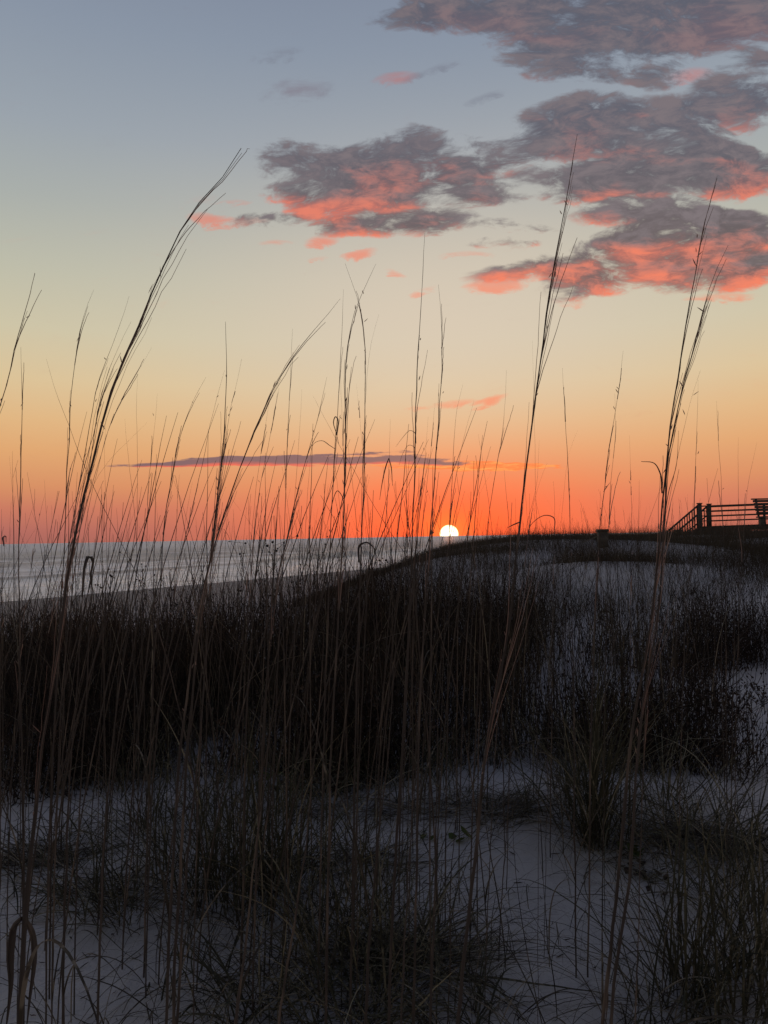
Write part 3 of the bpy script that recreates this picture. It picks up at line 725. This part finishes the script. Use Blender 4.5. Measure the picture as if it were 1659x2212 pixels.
# stray litter, flattened straw and hair thin curls on the sand
A = Acc()
for i in range(170):
    px, py = R.uniform(-60, 1720), R.uniform(1640, 2300)
    if 1000 < px < 1280 and 1850 < py < 2000 and R.random() < .85: continue
    if 60 < px < 330 and 2030 < py < 2200 and R.random() < .8: continue
    c_ = at(px, py)
    A.add(*blades(R.integers(2, 8), c_[0], c_[1],   .12, .30, (.9, .45), (1.3, 1.2), .0016, K=12, wigg=.001))
for i in range(150):
    c_ = at(R.uniform(-40, 1700), R.uniform(1700, 2350))
    A.add(*blades(R.integers(1, 3), c_[0], c_[1], .05, .44, (.4, .4), (2.6, .8), .0015, K=22, wigg=.0004))
for bx0, by0, bx1, by1, n in ((640, 1750, 1000, 1765, 26), (0, 1850, 210, 1870, 30), (1000, 1740, 1180, 1765, 22), (780, 2065, 960, 2080, 30), (1380, 1800, 1650, 1850, 46), (560, 1850, 850, 1880, 30), (120, 1900, 330, 1950, 20)):
    for i in range(n):
        c_ = at(R.uniform(bx0, bx1), R.uniform(by0, by1))
        A.add(*blades(7, c_[0], c_[1], .10, .26, (1.3, .25), (.4, .4), .0022, K=8, phi=(R.choice([0, 3.14]), .6)))
o = A.build('dead_grass_litter', m_dead); tag(o, kind='stuff')

A = Acc()
for i in range(420):
    px, py = R.uniform(-60, 1720), R.uniform(1640, 2330)
    c_ = at(px, py); ph = R.uniform(0, 3.14); L = R.uniform(.008, .05) ; q = 4; tt = np.linspace(-.5, .5, q)
    z = H(c_[0], c_[1]) + .0025
    P_ = np.stack([c_[0] + math.cos(ph) * L * tt, c_[1] + math.sin(ph) * L * tt, z + R.uniform(0, .004, q)], -1)
    A.add(*tubes(P_[None], np.array([[.3, 1, 1, .4]]) * R.uniform(.0008, .0022), 4))
o = A.build('debris', m_scrub); tag(o, 'broken dark bits of stalk scattered over the sand', None, kind='stuff')

# ------------------------------------------------------------------ the dark scrub behind the sand
def twigs(n, cx, cy, br, L, K=9, w=.0022, tilt=.22, wob_=.012, R=R):
    a = R.uniform(0, 6.283, n); q = br * np.sqrt(R.random(n)); bx = cx + q * np.cos(a); by = cy + q * np.sin(a)
    Ls = L * np.clip(R.normal(1, .22, n), .3, 1.5); ph = R.uniform(0, 6.28, n); th = np.abs(R.normal(0, tilt, n))
    t = np.linspace(0, 1, K)
    D = np.stack([np.sin(th) * np.cos(ph), np.sin(th) * np.sin(ph), np.cos(th)], -1)[:, None] * (Ls / (K - 1))[:, None, None]
    D = D + R.normal(0, wob_, (n, K, 3)) * (Ls[:, None, None]); D[:, 0] = 0
    P = np.cumsum(D, axis=1); P[..., 0] += bx[:, None]; P[..., 1] += by[:, None]; P[..., 2] += land(bx, by)[:, None] - .01
    return P, np.interp(t, [0, 1], [1, .35])[None] * (w * R.uniform(.6, 1.3, n))[:, None]
A = Acc(); nsh = 0
SCR = []
for i in range(1500):
    y = R.uniform(3.6, 8.0); u_ = R.uniform(-.62, .44)
    x = u_ * y
    px = 829.5 + FP * u_
    lim = np.interp(px, [-60, 60, 130, 400, 560, 740, 850, 1000, 1250, 1420, 1600], [3.7, 3.75, 4.3, 4.4, 4.8, 4.8, 4.5, 4.25, 4.1, 4.15, 4.6]) + .5 * wob(np.array(x), np.array(0.0), 2.3) + .3 * wob(np.array(x), np.array(y), 4.0, 6)
    if y < lim: continue
    if R.random() < np.interp(px, [1020, 1180, 1500], [0, .72, .88]) * (1 if y > 5.0 else .5): continue
    if y - lim < .6 and R.random() < .6: continue
    if wob(np.array(x), np.array(y), 2.6, 12) < -.25 and R.random() < .75: continue
    if R.random() < .45: continue
    SCR.append((x, y, px))
for x, y, px in SCR:
    hgt_ = np.interp(px, [-50, 150, 400, 800, 1050, 1300, 1500], [.60, .64, .74, .82, .72, .50, .38]) * R.uniform(.55, 1.15) * (1 + .28 * float(wob(np.array(x), np.array(y), 1.9, 4))) * np.interp(y, [4.4, 5.2, 8.3], [.75, 1, 1.0])
    P, rr_ = twigs(22, x, y, .22, hgt_, w=.0034 if px < 1300 else .0028, tilt=.26, wob_=.02)
    A.add(*tubes(P, rr_, 3))
    # side twigs
    k = R.integers(2, 7, 22); b = P[np.arange(22), k]
    q = 5; tt = np.linspace(0, 1, q)
    dr = R.normal(0, .55, (22, 3)); dr[:, 2] = np.abs(dr[:, 2]) + .6; dr /= np.linalg.norm(dr, axis=1, keepdims=True)
    P2 = b[:, None] + dr[:, None] * (tt[None, :, None] * R.uniform(.08, .24, 22)[:, None, None]) + R.normal(0, .006, (22, q, 3)) * tt[None, :, None]
    A.add(*tubes(P2, np.full((22, q), .0020), 3))
    # small dark leaves
    nl = 34; k = R.integers(0, 22, nl); kk = R.integers(1, 6, nl); b = P[k, kk] + R.normal(0, .035, (nl, 3))
    dr = R.normal(0, 1, (nl, 3)); dr /= np.linalg.norm(dr, axis=1, keepdims=True)
    A.add(*ribbons(b[:, None] + dr[:, None] * np.linspace(0, .036, 3)[None, :, None], np.tile([[.002, .008, .001]], (nl, 1)), R.normal(0, 1, (nl, 3))))
o = A.build('undergrowth', m_scrub); tag(o, 'dense near black scrub standing across the dune behind the sand', None, kind='stuff')
for k in range(16):
    px = R.uniform(-10, 1330); py = R.uniform(1610, 1690) + (40 if px < 140 else 0)
    c_ = at(px, py); n = 90; P, rr_ = twigs(n, c_[0], c_[1], .26, R.uniform(.28, .5), tilt=.55, w=.0032, wob_=.03)
    A = Acc(); A.add(*tubes(P, rr_, 3))
    a = R.integers(0, n, 160); b = P[a, R.integers(2, 9, 160)] + R.normal(0, .02, (160, 3)); dr = R.normal(0, 1, (160, 3)); dr /= np.linalg.norm(dr, axis=1, keepdims=True)
    A.add(*ribbons(b[:, None] + dr[:, None] * np.linspace(0, .03, 3)[None, :, None], np.tile([[.002, .008, .001]], (160, 1)), R.normal(0, 1, (160, 3))))
    o = A.build('dune_bush', m_scrub); tag(o, 'small dark twiggy bush spilling from the scrub onto the sand', 'bush', 'small bushes along the scrub foot')
# looser pale stems and grass through and above the scrub
A = Acc()
for i in range(560):
    y = R.uniform(3.9, 8.0); u_ = R.uniform(-.60, .42); x = u_ * y
    A.add(*blades(6, x, y, .2, .92, (.14, .16), (.55, .8), .0022, K=12, wigg=.0015))
o = A.build('scrub_grass', m_dead); tag(o, 'dry grass growing up through the dark scrub', None, kind='stuff')

# seed heads on branching weeds over the surf (small dark buds on forked twigs)
def bud_weed(px, py, d, n, lab, grp=None, hh=None, spread=.35):
    T = U(px, py, d); g = H(T[0], T[1]); h = T[2] - g
    root = empty('budded_weed', (T[0], T[1], g)); tag(root, lab, 'weed', grp)
    A = Acc(); Bd = Acc()
    K = 12; t = np.linspace(0, 1, K)
    S = np.stack([T[0] + np.cumsum(R.normal(0, .006, K)), T[1] + np.cumsum(R.normal(0, .006, K)), g - .01 + h * t], -1)
    A.add(*tubes(S[None], (.0026 * (1 - .5 * t))[None], 4))
    tips = [S[-1]]
    for i in range(n):
        a = R.integers(4, K - 1); b = S[a]; q = 7; tt = np.linspace(0, 1, q)
        dr = np.array([R.normal(0, spread), R.normal(0, spread), R.uniform(.5, 1.0)]); L = R.uniform(.08, .26)
        p_ = b + dr * (tt * L)[:, None] + R.normal(0, .006, (q, 3)) * tt[:, None]
        A.add(*tubes(p_[None], (.0015 * (1 - .4 * tt))[None], 3)); tips.append(p_[-1])
        for _ in range(2):
            e = R.integers(2, q); d2 = np.array([R.normal(0, .7), R.normal(0, .7), R.uniform(.2, 1.0)]); d2 *= R.uniform(.03, .08)
            p2 = p_[e] + d2 * tt[:, None]; A.add(*tubes(p2[None], np.full((1, q), .0010), 3)); tips.append(p2[-1])
    for tp in tips:
        rr2 = R.uniform(.0035, .0075) * (.6 + d * .09); z = np.linspace(-1, 1, 6)
        Bd.add(*tubes((tp + np.outer(z, [0, 0, rr2]))[None], (np.sqrt(np.maximum(1 - z * z, .02)) * rr2)[None], 6))
    A.build('branches', m_scrub, root); Bd.build('buds', m_scrub, root)
WD = [(372, 1228, 'budded weed over the wet sand at left'), (455, 1262, 'low budded weed under the thick upright stalk'), (520, 1192, 'tall budded weed with flat dark heads in front of the sea, left of centre'),
      (590, 1165, 'zigzag branching weed below the right-bent stalk'), (655, 1215, 'budded weed in front of the foam line at centre'), (310, 1215, 'budded weed standing over the foam line at left'),
      (690, 1190, 'budded weed between the feathery stalk and the centre stalks'), (240, 1240, 'small budded weed at the left over the shoreline'), (1215, 1215, None), (830, 1215, 'budded weed left of the sun under the drooping leaves')]
for px, py, lab in WD:
    bud_weed(px, py, R.uniform(4.0, 5.2), R.integers(5, 9), lab or 'branching weed on the dune face right of the sun')
for k, (px, py, lab) in enumerate([(1560, 1560, 'dark budded bush spilling over the bare sand patch at right'), (1640, 1510, 'budded bush at the right edge above the bare sand patch'), (1500, 1600, 'budded bush at the left side of the bare sand patch'), (1600, 1620, 'low budded bush below the bare sand patch at right')]):
    bud_weed(px, py, 4.6 + .3 * k, 24, lab, spread=.75)

# right hand bushes on the dune shoulder
for k, (px, py, n, L, lab) in enumerate([(1560, 1430, 420, .52, 'large dark bush on the dune shoulder at the right'), (1640, 1410, 300, .50, 'dark bush at the right edge on the dune shoulder'), (1480, 1450, 300, .42, 'dark bush left of the large one on the dune shoulder'),
                                        (1420, 1640, 340, .40, 'dark bush behind the green fountain of grass'), (1500, 1650, 300, .36, 'dark bush between the fountain of grass and the bare sand'), (1330, 1640, 300, .42, 'dark bush at the right end of the scrub')]):
    c_ = at(px, py); P, rr_ = twigs(n, c_[0], c_[1], .42, L, tilt=.5, w=.0024, wob_=.02)
    A = Acc(); A.add(*tubes(P, rr_, 3))
    root = empty('dune_bush', (c_[0], c_[1], H(c_[0], c_[1]))); tag(root, lab, 'bush')
    A.build('twigs', m_scrub, root)
    nl = n * 2; a = R.integers(0, n, nl); b = P[a, R.integers(2, 9, nl)] + R.normal(0, .02, (nl, 3)); dr = R.normal(0, 1, (nl, 3)); dr /= np.linalg.norm(dr, axis=1, keepdims=True)
    A = Acc(); A.add(*ribbons(b[:, None] + dr[:, None] * np.linspace(0, .024, 3)[None, :, None], np.tile([[.002, .006, .001]], (nl, 1)), R.normal(0, 1, (nl, 3))))
    A.build('leaves', m_scrub, root)

# ------------------------------------------------------------------ grass over the dune to the right and on its crest
A = Acc(); cnt = 0
for i in range(16000):
    y = R.uniform(8.3, 22) if R.random() < .75 else R.uniform(22, 75); u_ = R.uniform(-.12, .62); x = u_ * y
    if shore(x, y) < 38.5: continue
    q = to_px((x, y, H(x, y)))
    dn = float(wob(np.array(x), np.array(y), 1.3, 9, 6) + .5 * wob(np.array(x), np.array(y), 3.2, 3, 5))
    den = .60 + .35 * dn
    if q[1] < 1192: den = .85
    if q[0] > 1170 and 1188 < q[1] < 1226 + 12 * dn and not (1440 < q[0] < 1600 and q[1] < 1196): den = 1.0
    if q[0] < 1100: den = max(den, .6)
    for ex, ey, rx, ry in ((1160, 1212, 62, 17), (1310, 1262, 62, 13), (1520, 1192, 60, 6), (1100, 1250, 40, 14), (1480, 1240, 50, 8)):
        if ((q[0] - ex) / rx) ** 2 + ((q[1] - ey) / ry) ** 2 < 1: den *= .2
    if R.random() > den: continue
    sc2 = 1 + y / 30
    dark = q[0] > 1170 and 1188 < q[1] < 1226
    A.add(*blades(9 if den < .4 else 14, x, y, .28 * sc2, ((.17 + .05 * dark) if q[1] > 1180 else .09 + .26 * R.random() ** 4) * (1 if y < 25 else .6), (.35, .3), (.7, .5), .0015 * sc2, K=5)); cnt += 1
o = A.build('dune_grass', m_fargrass); tag(o, 'low brown grass covering the dune and its crest', None, kind='stuff')

# ------------------------------------------------------------------ small things on the sand
def leafy(px, py, n, size, lab, up=.05, mat=m_leaf):
    c_ = at(px, py); g = H(c_[0], c_[1]); root = empty('leafy_plant', (c_[0], c_[1], g)); tag(root, lab, 'plant')
    A = Acc(); St = Acc()
    for i in range(n):
        a = R.uniform(0, 6.28); rr2 = R.uniform(0, .09) * math.sqrt(n) / 3; cx, cy = c_[0] + math.cos(a) * rr2, c_[1] + math.sin(a) * rr2; cz = H(cx, cy) + R.uniform(.01, up)
        k = 9; th = np.linspace(0, 2 * np.pi, k)[:-1]
        nx, ny = R.normal(0, .45, 2)
        rd = size * R.uniform(.7, 1.2) * (1 + .18 * np.cos(th * 5))
        V = np.stack([cx + np.cos(th) * rd, cy + np.sin(th) * rd, cz + np.cos(th) * rd * nx + np.sin(th) * rd * ny], -1)
        V = np.concatenate([V, [[cx, cy, cz - size * .18]]]); n8 = 8
        F = np.array([[j, (j + 1) % n8, n8, n8] for j in range(n8)])
        F = np.array([[j, (j + 1) % n8, (j + 2) % n8, n8] for j in range(0, n8, 2)])
        A.add(V, F)
        p_ = np.array([[c_[0], c_[1], g - .005], [(cx + c_[0]) / 2, (cy + c_[1]) / 2, (cz + g) / 2 + .01], [cx, cy, cz - size * .18]])
        St.add(*tubes(p_[None], np.full((1, 3), .0011), 4))
    A.build('leaves', mat, root, smooth=False); St.build('stems', m_blade, root)
leafy(1000, 1815, 3, .022, 'pair of yellow green round leaves alone on the pale sand', .03)
leafy(925, 1812, 3, .014, 'tiny dull leaves on the sand left of the yellow green leaves', .02)
leafy(622, 1705, 22, .020, 'low dark green leafy plant on the sand at the foot of the scrub', .13)
leafy(1370, 1845, 6, .020, 'small olive leaves at the foot of the tufts right of the fountain grass', .04)
leafy(1400, 1905, 26, .011, 'trailing vine of small dark leaves creeping over the sand at right', .02, m_scrub)
leafy(560, 1655, 10, .018, 'dark leafy sprig at the scrub edge left of centre', .08)

# ------------------------------------------------------------------ arched and broken leaves with a shape of their own
def ribbon_leaf(pts, d, w, lab, name='dry_leaf'):
    S = smooth_path(np.array([U(a, b, d * (1 + .01 * k)) for k, (a, b) in enumerate(pts)]), 18)
    A = Acc(); A.add(*ribbons(S[None], (w * np.interp(np.linspace(0, 1, 18), [0, .3, 1], [.6, 1, .2]))[None], np.array([[.35, .9, .1]])))
    A.add(*tubes(S[None], (w * .45 * np.interp(np.linspace(0, 1, 18), [0, .3, 1], [.8, 1, .3]))[None], 4))
    return A.build(name, m_stem), S
def oat_child(near, pts, d, w):
    """hang a traced leaf on the sea oat whose label contains the phrase"""
    r_ = [o for o in sc.objects if o.type == 'EMPTY' and near in o.get('label', '')][0]
    o, S = ribbon_leaf(pts, d, w, None, 'leaf'); o.parent = r_; o.location = -r_.location
for near, pts, d, w in [
    ('twin sea oat stalks near the right', [(1430,1065),(1426,1022),(1412,1000),(1385,997)], 1.15, .0030),
    ('arched dry leaf', [(1197,1150),(1196,1118),(1178,1113),(1150,1130),(1135,1160)], 2.8, .0042),
    ('tallest sea oat stalk of all', [(1122,1128),(1108,1134),(1096,1140)], 1.15, .0024),
    ('knotted curl', [(727,940),(730,905),(724,900),(720,912),(726,935),(732,960)], 2.0, .0030),
    ('knotted curl', [(724,970),(712,962),(696,952),(678,958),(670,985)], 2.0, .0019),
    ('folded drooping leaves', [(840,990),(834,1005),(826,1040),(820,1080)], 2.6, .0040),
    ('folded drooping leaves', [(840,990),(845,1010),(847,1035),(848,1050)], 2.6, .0030),
    ('tall straight sea oat stalk reaching', [(899,958),(896,935),(885,930),(870,945),(855,965)], 1.55, .0013),
    ('tall straight sea oat stalk reaching', [(898,990),(894,965),(882,962),(870,980),(862,1005)], 1.55, .0011),
    ('hooked broken leaf', [(178,1290),(186,1215),(192,1200),(200,1210),(196,1235),(198,1290),(186,1330)], 1.6, .0042),
    ('curled top', [(9,1180),(7,1160),(12,1158),(13,1172)], 2.0, .0026),
    ('folded drooping', [(775,1215),(778,1178),(792,1172),(808,1185),(812,1205)], 2.6, .0065),
    ('twin sea oat stalks near the right', [(1437,1110),(1445,1060),(1460,1010),(1466,930)], 1.15, .0014),
    ('between the two tallest', [(1304,1062),(1312,1050),(1318,1042)], 2.1, .0024),
    ('curving right whose top', [(744,1080),(730,1060),(712,1110),(705,1140)], 1.75, .0018),
    ('tallest left sea oat', [(47,1983),(30,2000),(20,2060),(22,2120),(14,2212)], .82, .0060),
    ('tallest left sea oat', [(50,1983),(66,2010),(72,2070),(64,2150),(58,2212)], .82, .0045),
    ('left and taller of the twin', [(1307,2131),(1312,2150),(1308,2212)], 1.15, .0040),
    ('beside the thick upright', [(508,845),(500,870)], 1.7, .0014)]:
    oat_child(near, pts, d, w)

# ------------------------------------------------------------------ boardwalk with stairs, bench, rope and posts
bw_d = 36.0
n1 = U(1512.5, 1138, bw_d); dz0 = n1[2]
off = np.array([.97, 1.15, 0.0]); n2 = n1 + off
dirr = np.array([1.0, -.09, .018]); 
root = empty('boardwalk', (n1[0], n1[1], H(n1[0], n1[1])))
tag(root, 'dark timber boardwalk with railings and a short stair down the dune at right', 'boardwalk')
A = Acc()
L = 14.0
for k in range(int(L / .15)):
    a = n1 + dirr * (k * .15 + .05); beam(A, a - off * .03, a + off * 1.03, .138, .038)
A.build('deck', m_wood, root, False)
for s0 in (n1, n2):
    A = Acc(); beam(A, s0 + (0, 0, -.125), s0 + dirr * L + (0, 0, -.125), .045, .20); A.build('joist', m_wood, root, False)
    A = Acc()
    for hh in (1.0, .76, .52, .28): beam(A, s0 + (0, 0, hh), s0 + dirr * L + (0, 0, hh), .04, .045 if hh < 1 else .06)
    A.build('railing', m_wood, root, False)
    for k in (3.0, 5.4, 7.8):
        A = Acc(); q = s0 + dirr * k; box(A, q + (0, 0, .5), (.09, .09, 1.06)); A.build('railing_post', m_wood, root, False)
    for k in (.05, 1.75 + .0, 4.0, 6.5):
        q = s0 + dirr * k; g = H(q[0], q[1]); A = Acc(); box(A, (q[0], q[1], (g - .5 + q[2] - .22) / 2), (.22 if k > 1 else .5, .2, q[2] - .22 - g + .5)); A.build('pile', m_wood, root, False)
    A = Acc(); box(A, s0 + (0, 0, .44), (.155, .155, 1.36)); box(A, s0 + (0, 0, 1.14), (.21, .21, .045)); A.build('newel_post', m_wood, root, False)
sdir = np.array([-off[1], off[0], 0]); sdir /= np.linalg.norm(sdir)
run, drop = 1.85, 1.42
for s0 in (n1, n2):
    e0 = s0 + sdir * .05; e1 = s0 + sdir * run - np.array([0, 0, drop])
    A = Acc(); beam(A, e0 + (0, 0, 1.06), e1 + (0, 0, 1.0), .10, .07); beam(A, e0 + (0, 0, .62), e1 + (0, 0, .58), .04, .06)
    for k in np.linspace(.04, .98, 15): 
        q = e0 + (e1 - e0) * k; box(A, q + (0, 0, .52), (.04, .04, .98))
    A.build('stair_railing', m_wood, root, False)
    A = Acc(); beam(A, e0 + (0, 0, -.12), e1 + (0, 0, -.12), .05, .26); A.build('stringer', m_wood, root, False)
A = Acc()
for k in range(7):
    q = n1 + sdir * (run * (k + .7) / 7.4) - np.array([0, 0, drop * (k + 1) / 8]); beam(A, q, q + off, .27, .035)
A.build('steps', m_wood, root, False)
# bench at the deck's edge, its back leaning outwards
b0 = U(1641, 1117, 34.4); broot = empty('bench', b0); tag(broot, 'dark slatted bench with outward leaning back on the boardwalk', 'bench')
A = Acc(); box(A, b0 + (.9, .0, .0), (1.9, .48, .07)); A.build('seat', m_wood, broot, False)
A = Acc()
for k in range(5): box(A, b0 + (.86 - .00 * k, .30 + .02 * k, .20 + .14 * k), (1.72 + .05 * k, .035, .11))
box(A, b0 + (.86, .42, .86), (2.0, .14, .06)); A.build('backrest', m_wood, broot, False)
for k in (.08, 1.7):
    A = Acc(); box(A, b0 + (k, .0, -.25), (.09, .40, .44)); A.build('leg', m_wood, broot, False)
    A = Acc(); beam(A, b0 + (k, .24, .0), b0 + (k - .04 if k < 1 else k + .04, .38, .84), .09, .05); A.build('back_support', m_wood, broot, False)

posts = []
for px, pyt, pyb, d, w, lab in [(1301, 1146, 1168, 12.5, .145, 'dark square wooden post standing on the dune crest'), (1464.5, 1146, 1160, 20.5, .15, 'smaller dark wooden post at the foot of the boardwalk stairs')]:
    T = U(px, pyt, d); g = H(T[0], T[1])
    A = Acc(); hh = T[2] - g + .3
    box(A, (T[0], T[1], T[2] - hh / 2 - .02), (w, w, hh)); box(A, (T[0], T[1], T[2]), (w * 1.12, w * 1.12, .045))
    o = A.build('post', m_wood, None, False); tag(o, lab, 'post'); posts.append(T)
K = 24; t = np.linspace(0, 1, K)
pts = posts[0] + (posts[1] - posts[0]) * t[:, None]; pts[:, 2] -= .05 + .10 * 4 * t * (1 - t) * .3
Q = U(1560, 1150, 33); pts2 = posts[1] + (Q - posts[1]) * t[:, None]; pts2[:, 2] -= .05
for pp, lab in ((pts, 'thin rope strung between the two dark posts on the dune'), (pts2, 'thin rope running from the smaller post to the boardwalk')):
    A = Acc(); A.add(*tubes(pp[None], np.full((1, K), .014), 6)); o = A.build('rope', m_rope); tag(o, lab, 'rope')
# leaning brace beside the first post
A = Acc(); a_ = posts[0] + (-.08, .02, -.10); b_ = U(1258, 1172, 12.5); A.add(*tubes(np.array([[a_, (a_ + b_) / 2, b_]]), np.full((1, 3), .010), 6)); o = A.build('rope', m_rope); tag(o, 'loose rope end slanting down left of the dune crest post', 'rope')
